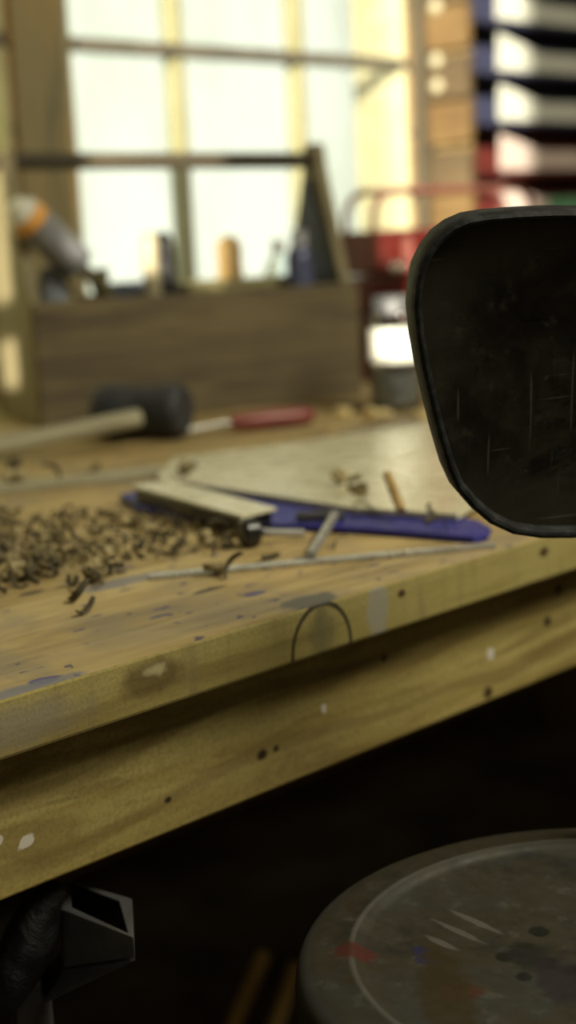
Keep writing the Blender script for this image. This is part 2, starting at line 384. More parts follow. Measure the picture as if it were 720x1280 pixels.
def inset(pl, d):
    n = len(pl); res = []
    for i in range(n):
        a, b2, c2 = V((*pl[i - 1], 0)), V((*pl[i], 0)), V((*pl[(i + 1) % n], 0))
        tg = (c2 - a).normalized(); nm = V((-tg.y, tg.x, 0))
        if nm.dot(V((cx, cz, 0)) - b2) < 0: nm = -nm
        res.append((b2.x + nm.x * d, b2.y + nm.y * d))
    return res
def bow(x): return -0.35 * x * x * 0                          # plate kept flat
rootloc = V((SC.x, SC.y, 0))
Mb = Matrix((bx, -bn, bz)).transposed().to_4x4()               # local x right, y away from viewer side, z up
Mb.translation = Bc - rootloc
def ringloops(loops):
    bm = bmesh.new(); rings = []
    for pl, y in loops: rings.append([bm.verts.new((x, y, z)) for x, z in pl])
    for a, b2 in zip(rings, rings[1:]):
        for i in range(NB): bm.faces.new([a[i], a[(i + 1) % NB], b2[(i + 1) % NB], b2[i]])
    return bm, rings
g = MB(); g.b, rg = ringloops([(inset(outl, .001), .020), (outl, .018), (outl, .004), (inset(outl, .0008), .0012), (inset(outl, .003), 0), (inset(outl, .005), .0008), (inset(outl, .0062), .004), (inset(outl, .0075), .0095)])
bk = g.build('back_rim', M_rim, None, smooth=True)
g = MB()
g.b, rg = ringloops([(inset(outl, .0066), .0078), (inset(outl, .016), .0088), (inset(outl, .04), .0115), (inset(outl, .07), .013)])
g.b.faces.new(rg[-1])
bk2 = g.build('backrest', M_back, stool, smooth=False); bk2.matrix_local = Mb; bk.parent = bk2; L(bk, 'dark grey rolled rim')
g = MB(); g.b, rg = ringloops([(inset(outl, .002), .0195), (inset(outl, .03), .0195)]); g.b.faces.new(rg[-1])
bk3 = g.build('back_cover', M_black, bk2)
# post and legs
bpost = Bc - bn * .026 - rootloc
dirb = V((bpost.x, bpost.y, 0)).normalized(); rb_ = V((bpost.x, bpost.y, 0)).length
pa = V((0, 0, SC.z - .055)); pb = dirb * .13 + V((0, 0, SC.z - .055)); 
pth = [pa + dirb * .06, pa + dirb * (rb_ - .05), pa + dirb * (rb_ - .012) + V((0, 0, .015)), V((bpost.x, bpost.y, SC.z - .005)), V((bpost.x, bpost.y, SC.z + .09)), V((bpost.x, bpost.y, bpost.z - .06)) - bn * 0.004, bpost - bn * .0 + V((0, 0, .03))]
MB().tube(pth, .009).build('back_post', M_black, stool, smooth=True)
for kx in range(4):
    a = radians(45 + 90 * kx + 20); d = V((cos(a), sin(a), 0))
    MB().tube([d * .135 + V((0, 0, SC.z - .03)), d * .15 + V((0, 0, SC.z - .12)), d * .21 + V((0, 0, 0.0))], .012).build('leg', M_black, stool, smooth=True)
MB().tube([V((cos(i * pi / 24), sin(i * pi / 24), 0)) * .186 + V((0, 0, .26)) for i in range(48)], .008, closed=True).build('foot_ring', M_black, stool, smooth=True)

# ---------------------------------------------------------------- steel bracket stand under the bench
M_steel = worn('dull_grey_steel', (.10, .10, .104), (.14, .14, .144), .5, .5, 14, .4, .65, .1)
M_steeld = worn('dark_grey_steel', (.075, .075, .08), (.105, .105, .11), .55, .5, 14, .4, .65, .1)
t = NT('chipped_black_casting'); p = t.obj(); n1 = t.noise(p, 45, 8, .7, 1.0)
M_chip = t.bsdf(t.mix(t.mr(n1, .64, .69), (.004, .004, .004), (.16, .15, .14)), .5, .1, t.bump(n1, .8, .006), .3)
zt = .728
A_, B_, C_, D_ = [at(*q, zt) for q in ((73, 1135), (167, 1172), (165, 1123), (81, 1098))]
stand = thing('steel_stand', (A_.x, A_.y, 0), 'grey steel stand with open-topped socket under the left of the bench', 'stand')
so = V((A_.x, A_.y, 0))
b = MB(); W_ = .0035; dep = .028
cen = (A_ + B_ + C_ + D_) / 4
def inn(P, w): return P + (cen - P).normalized() * w
ot = [A_, B_, C_, D_]; it = [inn(P, .009) for P in ot]
vo = [b.b.verts.new(P - so) for P in ot]; vi = [b.b.verts.new(P - so) for P in it]
vob = [b.b.verts.new(P - so - V((0, 0, h))) for P, h in zip(ot, (.043, .0135, .0135, .043))]; vib = [b.b.verts.new(P - so - V((0, 0, h * .8))) for P, h in zip(it, (.043, .0135, .0135, .043))]
INN = [v_.co.copy() for v_ in vi + vib]
for i in range(4):
    j = (i + 1) % 4
    b.face([vo[i], vo[j], vi[j], vi[i]]); b.face([vo[i], vob[i], vob[j], vo[j]]); b.face([vi[i], vi[j], vib[j], vib[i]])
b.face(vob); b.face(vib[::-1])
o = b.build('socket', M_steel, stand, bevel=.0008); o.data.materials.append(M_black)
for f in o.data.polygons:
    if all(min((v_ - q.co).length for v_ in [P.copy() for P in INN]) < 1e-4 for q in [o.data.vertices[k] for k in f.vertices]): f.material_index = 1  # inner faces turned black for the shade inside the socket
# sloped web under the socket and the column
colp = [at(x, 1232, .665) for x in (16, 54)]
b = MB(); e1 = V((A_.x, A_.y, zt - .045)) - so; e2 = V((B_.x, B_.y, zt - .0155)) - so
w0 = atd(54, 1255, (A_ - CAM).dot(F) + .005) - so
b.prism([e1, e2, w0], (V((C_.x - B_.x, C_.y - B_.y, 0))) * .75)
b.build('web', M_steeld, stand)
cl = atd(16, 1262, (A_ - CAM).dot(F) + .012) - so; cr = atd(54, 1262, (A_ - CAM).dot(F) + .012) - so
ax = (cr - cl); ax.z = 0; ay = V((-ax.y, ax.x, 0)).normalized() * .035
b = MB(); b.prism([V((cl.x, cl.y, 0.008)), V((cl.x, cl.y, 0.008)) + ax, V((cl.x, cl.y, 0.008)) + ax + ay, V((cl.x, cl.y, 0.008)) + ay], V((0, 0, zt - .06)))
b.build('column', M_steeld, stand, bevel=.003)
b = MB(); b.lathe([(0, 0), (.13, 0), (.13, .006), (.12, .012), (0, .012)], 32, Matrix.Translation((cl.x + ax.x / 2, cl.y + ax.y / 2, 0))); b.build('base_plate', M_steeld, stand, smooth=True)
dd = (A_ - CAM).dot(F)
pth = [atd(x, y, dd - .004) - so for x, y in ((80, 1105), (60, 1120), (48, 1145), (36, 1180), (20, 1215), (2, 1250), (-20, 1285))]
b = MB(); b.tube(pth, [.007, .011, .016, .019, .017, .013, .008], 16); L(b.build('casting', M_chip, stand, smooth='all', sub=1), 'lumpy black casting with chipped paint')
pth = [atd(x, y, dd + .012) - so for x, y in ((60, 1128), (30, 1140), (0, 1160), (-40, 1200))]
b = MB(); b.tube(pth, [.011, .017, .02, .02], 14); b.build('housing', M_steeld, stand, smooth='all')

# laths under the bench
M_lath = woodmat('raw_lath_wood', (.4, .26, .08), (.65, .45, .17), (.75, .55, .25), 2, 1.0, .7)
for (ax_, ay_, bx_, by_, lab) in ((350, 1150, 285, 1300, 'left of the two raw wooden laths leaning in the dark below the bench'), (385, 1170, 345, 1300, 'right one of two raw wooden laths leaning in the dark below the bench')):
    q0 = at(bx_ - 25, by_ + 60, 0.0); q1 = q0 + (atd(ax_, ay_, (q0 - CAM).dot(F) + .14) - q0) * 1.55
    if q1.y > WY - .18: q1 = q0 + (q1 - q0) * ((WY - .18 - q0.y) / (q1.y - q0.y))
    q1 = q0.lerp(q1, .5); d = (q1 - q0).normalized(); sx = d.cross(V((0, 1, 0))).normalized() * .011; sy = d.cross(sx).normalized() * .006
    b = MB(); b.prism([-sx - sy, sx - sy, sx + sy, -sx + sy], q1 - q0)
    o = b.build('wooden_lath', M_lath, None, bevel=.002, loc=q0 + V((0, 0, .006))); tag(o, lab, 'wood', 'laths under the bench')

# ---------------------------------------------------------------- wooden tote box
TP = V((1.470, .953, ZB)); TH = radians(-20)
tote = thing('tool_tote', TP, 'long weathered wooden tool tote with a bar handle standing by the window', 'toolbox', rz=TH)
tu = V((cos(TH), sin(TH), 0)); tn = V((-sin(TH), cos(TH), 0))
X0, X1, TW, THh = -.228, .287, .235, .176
MB().box((X0, 0, .0), (X1, .018, THh)).build('front_board', M_boxwood, tote, bevel=.003)
MB().box((X0, TW - .018, .0), (X1, TW, THh)).build('back_board', M_boxwood, tote, bevel=.003)
MB().box((X0 + .018, .018, .0), (X1 - .018, TW - .018, .016)).build('bottom_board', M_boxwood, tote)
for x in (X0, X1 - .018):
    gp = [(0.018, 0), (TW - .018, 0), (TW - .018, THh), (TW - .03, THh + .012), (TW / 2 + .026, .36), (TW / 2 + .02, .392), (TW / 2 - .02, .392), (TW / 2 - .026, .36), (.03, THh + .012), (.018, THh)]
    MB().prism([V((x, a, z)) for a, z in gp], V((.018, 0, 0))).build('end_board', M_gable, tote, bevel=.003)
ha = V((X0 - .012, TW / 2, .378)); hb = V((X1 + .006, TW / 2, .366))
M_hand = woodmat('dark_handle_wood', (.03, .024, .015), (.06, .048, .03), (.09, .072, .045), 0, 1.2, .7, None, False)
MB().rod(ha, hb, .0125, n=20).build('handle', M_hand, tote, smooth=True)

def tp(px, py, off):                        # point on the vertical plane `off` behind the tote's front
    return on_plane(px, py, TP + tn * off, tn)
floorz = ZB + .0175
# things in the tote
M_olive = worn('olive_wood', (.09, .075, .03), (.16, .13, .06), .6, 0, 30)
M_cart = worn('grey_tube_plastic', (.16, .165, .18), (.24, .24, .25), .45, 0, 20)
M_white = worn('white_plastic', (.62, .6, .52), (.72, .7, .6), .4, 0, 20, bump=.03)
M_orange = worn('orange_band', (.75, .33, .06), (.8, .4, .1), .45, 0, 20, bump=.03)
def axial(p, q): 
    d = q - p; return Matrix.Translation(p) @ d.to_track_quat('Z', 'Y').to_matrix().to_4x4(), d.length
tA, tB = tp(16, 254, .028), tp(97, 330, .062)
tB2 = tB + (tB - tA) * .55 
lo = tB2 if tB2.z > floorz + .03 else tA + (tB2 - tA) * ((tA.z - floorz - .03) / (tA.z - tB2.z))
cart = thing('caulking_tube', lo, 'grey sealant tube with an orange band and white end poking up from the tote', 'tube')
Mx, Lc = axial(tA - lo, V((0, 0, 0))); rc = .027; Lb = (tB - tA).length
def seg(a, b2, r0, r1, name, mat):
    MB().lathe([(0, a), (r0, a), (r1, b2), (0, b2)], 28, Mx).build(name, mat, cart, smooth=True, bevel=.002)
seg(0.0, .022, .012, rc, 'white_end', M_white); seg(.022, .042, rc, rc, 'orange_band', M_orange); seg(.042, Lb, rc, rc, 'barrel', M_cart); seg(Lb, Lc, .010, .007, 'nozzle', M_olive)
M_glove = worn('grey_cloth', (.2, .215, .24), (.3, .315, .35), .9, 0, 40, bump=.4)
p0, p1 = tp(64, 335, .09), tp(68, 400, .09); p1.z = max(p1.z, floorz + .04)
gv = tag(MB().tube([p0 + (p0 - p1) * .02, p0, p0.lerp(p1, .3), p0.lerp(p1, .6), p1, V((p1.x, p1.y, floorz + .004))], [.006, .015, .02, .022, .021, .012], 16).build('cloth_roll', M_glove, None, smooth='all', sub=1), 'rolled grey-blue cloth upright in the left end of the tote', 'cloth')
def inbox_rod(name, px, py, qx, qy, off, r, mat, lab, cat, n=14):
    a, b2 = tp(px, py, off), tp(qx, qy, off); d = (b2 - a); b3 = a + d * ((a.z - floorz - r) / (-d.z)) if d.z < -.01 else b2
    o = MB().rod(a, b3, r, n=n).build(name, mat, None, smooth=True, bevel=r * .25); return tag(o, lab, cat)
inbox_rod('wooden_stake', 112, 338, 124, 364, .15, .009, M_olive, 'dark olive stick slanting into the tote below the grey sealant tube', 'stick')
inbox_rod('dowel', 80, 343, 86, 372, .11, .010, woodmat('pale_dowel', (.4, .28, .12), (.55, .4, .2), (.62, .48, .27), 2, 1, .5, None, False), 'short pale dowel standing in the tote under the sealant tube', 'dowel')
inbox_rod('brush_handle', 128, 335, 130, 372, .13, .009, M_olive, 'stubby brown brush handle standing left of the blue-grey sponge', 'handle')
M_blue = worn('faded_blue_sponge', (.16, .19, .27), (.22, .25, .33), .8, 0, 30, bump=.5)
pz = tp(160, 352, .185)
bl = MB().box((-.035, -.022, 0), (.035, .022, pz.z - floorz - .001)).build('sponge', M_blue, None, bevel=.008, seg=3, loc=(pz.x, pz.y, floorz + .0005)); bl.rotation_euler = (0, 0, TH); tag(bl, 'blue-grey sponge block in the tote left of the black chisel handle', 'sponge')
# black grip, its lit left side built as a separate cream handle
M_blackp = worn('black_plastic', (.012, .012, .014), (.022, .022, .024), .3, 0, 20, bump=.03)
M_creamh = worn('lit_side_cream', (.36, .31, .19), (.42, .36, .24), .4, 0, 15, bump=.05)
def upright(name, px, ptop, off, prof, mat, lab, cat):
    a = tp(px, ptop, off); h = a.z - floorz
    th = thing(name, (a.x, a.y, floorz), lab, cat, rz=TH); return th, h
a = tp(203, 288, .10); h = a.z - floorz
ch = thing('rasp', (a.x, a.y, floorz), 'black-handled rasp standing up in the middle of the tote', 'rasp', rz=TH)
MB().lathe([(0, h * .45), (.019, h * .45), (.020, h * .6), (.017, h * .75), (.0165, h * .9), (.013, h * .97), (0, h)], 24).build('grip', M_blackp, ch, smooth='all')
MB().box((-.013, -.004, 0), (.013, .004, h * .47)).build('blade', M_steel, ch, bevel=.001)
a = tp(186, 290, .075); h = a.z - floorz
ch = thing('lit_side_chisel', (a.x, a.y, floorz), 'cream-handled chisel added just left of the black-handled rasp as its lit side', 'chisel', rz=TH)
MB().lathe([(0, h * .5), (.009, h * .5), (.0135, h * .6), (.0125, h * .8), (.0135, h * .93), (.011, h * .99), (0, h)], 24).build('grip', M_creamh, ch, smooth='all')
MB().box((-.008, -.003, 0), (.008, .003, h * .52)).build('blade', M_steel, ch, bevel=.001)
# wooden hand plane, body across the tote
M_beech = woodmat('beech', (.25, .15, .05), (.42, .27, .10), (.5, .34, .15), 0, 1.0, .5, None, False)
M_planeb = woodmat('olive_plane_wood', (.14, .12, .05), (.22, .19, .085), (.28, .24, .12), 0, 1.0, .5, None, False)
a0, a1 = tp(228, 352, .09), tp(362, 352, .09)
Lp = (a1 - a0).length; mid = (a0 + a1) / 2; zb_ = ZB + .11
pl = thing('hand_plane', (mid.x, mid.y, floorz), 'wooden hand plane with a round brown knob lying across the tote', 'plane', rz=TH)
zt_ = a0.z - floorz
MB().box((-Lp / 2, -.028, .0), (Lp / 2, .028, zt_)).build('plane_body', M_planeb, pl, bevel=.004)
k = tp(285, 292, .09); kx_ = (k - mid).dot(tu)
MB().lathe([(0, 0), (.019, 0), (.02, .01), (.0185, .03), (.02, .045), (.017, .058), (.009, .066), (0, .068)], 24, Matrix.Translation((kx_, 0, zt_ - .002))).build('knob', M_beech, pl, smooth='all')
# black plate added for the shade inside the right end board
plate_pts = [V((0, a, z)) for a, z in ((.032, .02), (TW - .032, .02), (TW - .04, .195), (TW / 2 + .012, .335), (TW / 2 - .012, .335), (.04, .195))]
o = MB().prism(plate_pts, V((.004, 0, 0))).build('end_shade_plate', M_black, None, bevel=.0008, loc=TP + tu * (X1 - .026) + V((0, 0, .0005))); o.rotation_euler = (0, 0, TH); tag(o, 'thin black plate added in the tote to darken the inside of its right end board', 'shade_plate')
# bottles
M_pale = NT('pale_blue_plastic'); M_pale = M_pale.bsdf((.86, .95, .97), .12, 0, None, .5, **{'Transmission Weight': .9, 'IOR': 1.15})
a = tp(347, 300, .16); h = a.z - floorz
bt = thing('plastic_bottle', (a.x, a.y, floorz), 'pale translucent bottle in the tote right of the plane', 'bottle', rz=TH)
MB().lathe([(0, 0), (.021, 0), (.0235, .004), (.0235, h * .78), (.016, h * .86), (.0085, h * .9), (.0085, h * .93)], 28).build('bottle_body', M_pale, bt, smooth='all')
MB().lathe([(0, h * .91), (.0105, h * .91), (.0105, h), (0, h)], 24).build('cap', M_white, bt, smooth=True)
M_navy = worn('navy_can', (.05, .055, .12), (.10, .11, .2), .35, .2, 20, bump=.03)
a = tp(373, 288, .04); h = a.z - floorz
bt = thing('spray_can', (a.x, a.y, floorz), 'slim blue can at the right end of the tote by the end board', 'can', rz=TH)
MB().lathe([(0, 0), (.02, 0), (.021, .004), (.021, h * .82), (.018, h * .88), (.012, h * .9), (0, h * .9)], 28).build('can_body', M_navy, bt, smooth=True)
MB().lathe([(0, h * .89), (.013, h * .89), (.012, h), (0, h)], 24).build('cap', worn('grey_cap', (.3, .3, .34), (.36, .36, .4), .5), bt, smooth=True)

# ---------------------------------------------------------------- mallet
mA, mB = at(133, 540, ZB), at(226, 545, ZB)
M_rub = worn('black_rubber', (.020, .021, .025), (.036, .037, .043), .6, 0, 25, bump=.1)
M_ash = woodmat('grey_ash', (.2, .18, .12), (.33, .3, .2), (.42, .38, .27), 0, 1.2, .6, None, False)
mr_ = .036
ma = on_plane(133, 511, at(140, 546, ZB), V((-F.x, -F.y, 0))); ma.z = ZB + mr_
mb = at(222, 516, ZB + mr_) 
ctr = (ma + mb) / 2
mal = thing('rubber_mallet', (ctr.x, ctr.y, ZB), 'rubber mallet with black head and grey wooden handle lying before the tote', 'mallet')
dv = V((.30, -.62, 0)).normalized()                    # head axis, swung towards the viewer on the right
hl = .062
Mx = Matrix.Translation(V((0, 0, mr_)) - dv * hl) @ dv.to_track_quat('Z', 'Y').to_matrix().to_4x4()
MB().lathe([(0, 0), (.030, 0), (.0345, .004), (.036, .010), (.036, .03), (.0335, .04), (.0335, hl * 2 - .04), (.036, hl * 2 - .03), (.036, hl * 2 - .010), (.0345, hl * 2 - .004), (.030, hl * 2), (0, hl * 2)], 36, Mx).build('mallet_head', M_rub, mal, smooth=True)
hd = (at(-60, 570, ZB + .014) - at(150, 526, ZB + .03)); hs = at(156, 526, ZB + .032) - V((ctr.x, ctr.y, ZB))
he = hs + hd.normalized() * .30; he.z = .0135
MB().tube([hs - hd.normalized() * .02, hs, hs.lerp(he, .3), hs.lerp(he, .7), he], [.012, .0125, .0115, .013, .0135], 16).build('handle', M_ash, mal, smooth=True)

# ---------------------------------------------------------------- red cantilever toolbox and jar
M_red = worn('red_enamel', (.085, .009, .007), (.12, .014, .01), .35, .1, 15, bump=.06)
M_redt = worn('red_tube_enamel', (.22, .075, .06), (.28, .10, .08), .4, .1, 15, bump=.05)
M_chrome = worn('bright_metal', (.7, .66, .55), (.8, .76, .66), .25, 1.0, 20, bump=.05)
RX0, RX1, RY0, RY1, RZ = 1.90, 2.36, .83, 1.045, 1.152
rb = thing('red_toolbox', ((RX0 + RX1) / 2, (RY0 + RY1) / 2, ZB), 'red metal toolbox with long bent-tube handles on the bench right of the wooden tote', 'toolbox')
ro = V(((RX0 + RX1) / 2, (RY0 + RY1) / 2, ZB)); hx, hy, hz = (RX1 - RX0) / 2, (RY1 - RY0) / 2, RZ - ZB
MB().box((-hx, -hy, 0), (hx, hy, hz * .42)).build('lower_tray', M_red, rb, bevel=.006)
MB().box((-hx + .004, -hy + .004, hz * .43), (hx - .004, hy - .004, hz * .7)).build('middle_tray', M_red, rb, bevel=.006)
for s_ in (-1, 1): MB().box((-hx, min(0, s_ * hy) + (.001 if s_ > 0 else 0), hz * .71), (hx, max(0, s_ * hy) - (.001 if s_ < 0 else 0), hz)).build('top_tray', M_red, rb, bevel=.006)
def arc(yc, zt, rr=.05):
    lx, rx = -hx + .008, hx - .008; pth = [V((lx, yc, hz - .06))]
    for i in range(9): a = pi - i * pi / 16; pth.append(V((lx + rr + rr * cos(a), yc, zt - rr + rr * sin(a))))
    for i in range(9): a = pi / 2 - i * pi / 16; pth.append(V((rx - rr + rr * cos(a), yc, zt - rr + rr * sin(a))))
    pth.append(V((rx, yc, hz - .06))); return pth
for yc in (hy - .012, hy - .075): MB().tube(arc(yc, 1.216 - ZB), .006).build('handle', M_redt, rb, smooth=True)
MB().box((-hx - .005, -.058, hz * .72), (-hx + .002, -.04, hz * .95)).build('hinge_strap', M_redt, rb, bevel=.002)
MB().lathe([(0, 0), (.011, 0), (.010, .004), (.006, .007), (0, .008)], 20, Matrix.Translation((-hx - .001, -.025, hz * .76)) @ Matrix.Rotation(-pi / 2, 4, 'Y')).build('rivet', M_chrome, rb, smooth='all')
# glass jar with metal lid
J = at(497, 512, ZB)
jar = thing('glass_jar', (J.x, J.y, ZB), 'glass jar with grey metal lid standing in front of the red toolbox', 'jar')
t = NT('jar_glass'); M_jar = t.bsdf((.82, .86, .86), .02, 0, None, .5, **{'Transmission Weight': 1.0, 'IOR': 1.45})
jt = (on_plane(497, 372, J, V((-F.x, -F.y, 0)).normalized())).z - ZB
MB().lathe([(0, 0), (.030, 0), (.036, .005), (.037, .012), (.037, jt - .04), (.033, jt - .024), (.029, jt - .018), (.029, jt - .004), (.026, jt - .004), (.026, jt - .018), (.030, jt - .026), (.034, jt - .042), (.034, .014), (.031, .007), (0, .007)], 40).build('jar_body', M_jar, jar, smooth='all')
MB().lathe([(0, .0075), (.0305, .0075), (.0335, .014), (.0335, .055), (0, .055)], 32).build('contents', worn('blue_grey_screws', (.28, .30, .36), (.5, .5, .52), .4, .3, 120, bump=.8), jar, smooth=True)
MB().lathe([(.0293, jt - .021), (.0315, jt - .021), (.0315, jt), (.029, jt + .003), (0, jt + .003), (0, jt + .001), (.0293, jt - .001)], 32).build('lid', M_steeld, jar, smooth=True)
MB().lathe([(.0373, .070), (.0376, .070), (.0376, jt - .041), (.0373, jt - .041)], 40).build('glare_band', worn('glare_white', (.75, .76, .66), (.8, .8, .72), .6, 0, 10, bump=.02), jar, smooth=True)  # white band stands in for bright glare on the glass

# ---------------------------------------------------------------- wall shelf and bins
BY, BX, BW, BH = 1.33, 2.648, .62, .106
shelf = thing('wall_shelf', (BX + BW / 2, WY, 1.127), 'wooden wall shelf carrying the stack of parts bins', 'shelf')
MB().box((-BW / 2 - .0, -.14, 0), (BW / 2 + .05, 0, .022)).build('board', M_leg, shelf, bevel=.002)
for x in (-BW / 2 + .06, BW / 2 - .06): MB().prism([V((x, 0, 0)), V((x, -.11, 0)), V((x, -.10, -.02)), V((x, -.02, -.15)), V((x, 0, -.15))], V((.02, 0, 0))).build('bracket', M_leg, shelf)
M_rack = woodmat('rack_board_wood', (.07, .042, .016), (.15, .088, .034), (.21, .135, .055), 1, 1.6, .6)
M_rack2 = woodmat('brown_rack_board_wood', (.05, .034, .018), (.095, .065, .034), (.15, .10, .05), 1, 1.6, .6)
for j in range(7):
    zz = j * .098 - .1 + (.004 if j % 2 else 0)
    MB().box((-BW / 2 - .03, -.128, zz), (-BW / 2 - .008, -.002, zz + .088)).build('side_board', M_rack if j % 2 else M_rack2, shelf, bevel=.003)
MB().box((-BW / 2 - .008, -.12, -.1), (-BW / 2 - .002, -.01, .59)).build('side_panel', M_leg, shelf)
zs = 1.1495
cols = {'red': ((.11, .02, .018), (.14, .03, .025)), 'blue': ((.042, .045, .088), (.05, .055, .105))}
def binm(n): return worn(n + '_bin_plastic', *cols[n], .4, 0, 12, bump=.03)
bm_ = {n: binm(n) for n in cols}
lm = {'white': worn('white_label_strip', (.62, .62, .56), (.7, .7, .62), .4, 0, 9, bump=.02), 'green': worn('green_label_strip', (.10, .30, .16), (.14, .36, .2), .4, 0, 9, bump=.02), 'pink': worn('pinkish_label_strip', (.6, .47, .42), (.68, .55, .5), .4, 0, 9, bump=.02)}
rows = (('red', 'pink', 'lowest red parts bin with a green tag on its label, just above the stool back'), ('red', 'pink', 'red parts bin with a pinkish-white label, above the green-tagged one'), ('blue', 'white', 'blue parts bin with white label resting on the red bins'), ('blue', 'white', 'blue parts bin with white label, second of the blue ones from below'), ('blue', 'white', 'blue parts bin at the top edge of the photo, third blue one up'), ('blue', 'white', 'topmost blue parts bin of the stack, above the photo edge'))
M_dark = worn('mixed_dark_fittings', (.05, .03, .015), (.14, .08, .03), .6, .2, 60, bump=.8)
for i, (cn, lb, lab) in enumerate(rows):
    bn_ = thing('parts_bin', (BX, BY, zs + i * BH), lab, 'bin', 'stacked parts bins on the wall shelf')
    h = BH - .0015; d = WY - BY - .004; lip = .058
    b = MB()
    b.box((0, 0, 0), (BW, d, .004)); b.box((0, d - .004, .004), (BW, d, h)); b.box((0, 0, .004), (BW, .005, lip))
    for x in (0, BW - .005): b.prism([V((x, .005, .004)), V((x, d - .004, .004)), V((x, d - .004, h)), V((x, .02, h)), V((x, .005, h * .78))], V((.005, 0, 0)))
    b.build('bin_body', bm_[cn], bn_, bevel=.0012)
    MB().prism([V((.085, -.0025, .010)), V((BW - .03, -.0025, .010)), V((BW - .03, -.0025, .052)), V((.25, -.0025, .052)), V((.225, -.0025, .056)), V((.10, -.0025, .086)), V((.088, -.0025, .086))], V((0, .0022, 0))).build('label_holder', lm[lb] if True else None, bn_, bevel=.0006)  # tall sloping left end copies the outline of a sunlit patch
    if i == 0: L(MB().box((.265, -.0045, .009), (BW - .05, -.0026, .053)).build('tag', lm['green'], bn_, bevel=.0005), 'green tag')
    MB().box((.01, .01, .0045), (BW - .01, d - .01, .045)).build('fittings', M_dark, bn_)
M_glint = worn('glint_paint', (.42, .38, .25), (.5, .45, .3), .4, 0, 20, bump=.03)
# pale discs standing in for glints off screw heads
for j, (px, py, lab) in enumerate(((541, 8, 'uppermost pale disc for a screw glint on the boarded side of the bin rack'), (542, 75, 'middle pale disc for a screw glint on the boarded side of the bin rack'), (543, 107, 'lowest pale disc for a screw glint on the bin rack side, close under another'))):
    PX = BX - .030; dR = ray(px, py); P = CAM + dR * ((PX - .014 - CAM.x) / dR.x); P.x = PX
    o = MB().lathe([(0, -.0005), (.006, -.0005), (.006, 0), (.013, .001), (.015, .006), (.012, .012), (0, .014)], 20, Matrix.Rotation(-pi / 2, 4, 'Y')).build('screw_glint', M_glint, None, smooth='all', loc=P)
    tag(o, lab, 'peg', 'screw glints on the side of the bin rack')

# ---------------------------------------------------------------- flat things on the bench
def flat(px, z0, th): return [V((at(x, y, z0 + th).x, at(x, y, z0 + th).y, 0)) for x, y in px]
def slab(name, px, z0, th, mat, lab, cat, bevel=.001):
    ps = flat(px, z0, th); c = sum(ps, V()) / len(ps)
    o = MB().prism([q - c for q in ps], V((0, 0, th))).build(name, mat, None, bevel=bevel, loc=(c.x, c.y, z0)); return tag(o, lab, cat)
M_bluep = worn('royal_blue_plastic', (.028, .028, .20), (.04, .04, .25), .5, 0, 20, bump=.05, spec=.25)
slab('plastic_sheet', [(150, 617), (172, 634), (300, 653), (455, 660), (592, 671), (610, 667), (614, 659), (598, 650), (440, 622), (260, 600)], ZB + .0002, .006, M_bluep, 'flat royal blue plastic sheet half under the pale drawing board', 'sheet', .0015)
M_paper = worn('pale_board', (.60, .56, .39), (.68, .63, .45), .28, 0, 7, bump=.05)
slab('drawing_board', [(195, 597), (270, 608), (440, 634), (572, 642), (640, 600), (575, 530), (530, 527), (400, 548), (215, 572)], ZB + .0066, .006, M_paper, 'pale smooth board lying over the blue plastic sheet', 'board')
M_metal = worn('brushed_steel', (.42, .41, .38), (.52, .51, .47), .35, .6, 40, bump=.05)
sp = flat([(163, 606), (213, 600), (346, 634), (302, 645)], ZB, .022); sc_ = sum(sp, V()) / 4
sb = thing('scraper_blade', (sc_.x, sc_.y, ZB + .0064), 'long pale scraper blade on a black block put in for its shadow, on the blue sheet', 'block')
MB().prism([q - sc_ for q in sp], V((0, 0, .003))).build('top_plate', M_paper, sb, bevel=.0008).location = (0, 0, .0126)
MB().prism([(q - sc_) * .93 for q in sp], V((0, 0, .0122))).build('base', M_blackp, sb, bevel=.001)  # black block stands in for the shadow under the blade
q0, q1 = at(-90, 627, ZB), at(205, 592, ZB)
dr = (q1 - q0).normalized(); nr = V((-dr.y, dr.x, 0)) * .017
c = (q0 + q1) / 2
tag(MB().prism([q0 - c - nr, q1 - c - nr, q1 - c + nr, q0 - c + nr], V((0, 0, .008))).build('wooden_strip', M_ash, None, bevel=.001, loc=(c.x, c.y, ZB + .0003)), 'flat greyish wooden strip lying behind the shavings at the left', 'strip')
q0, q1 = at(186, 721, ZB + .002), at(617, 681, ZB + .002); dr = (q1 - q0).normalized(); nr = V((-dr.y, dr.x, 0)) * .0055; c = (q0 + q1) / 2; c.z = ZB + .0003
q0 -= c; q1 -= c; q0.z = q1.z = 0
tag(MB().prism([q0 - nr, q0 + nr * .2, q0 + dr * .012 + nr, q1 + nr, q1 - nr], V((0, 0, .0035))).build('steel_rule', M_metal, None, bevel=.0008, loc=c), 'thin steel rule lying along the front of the bench', 'rule')
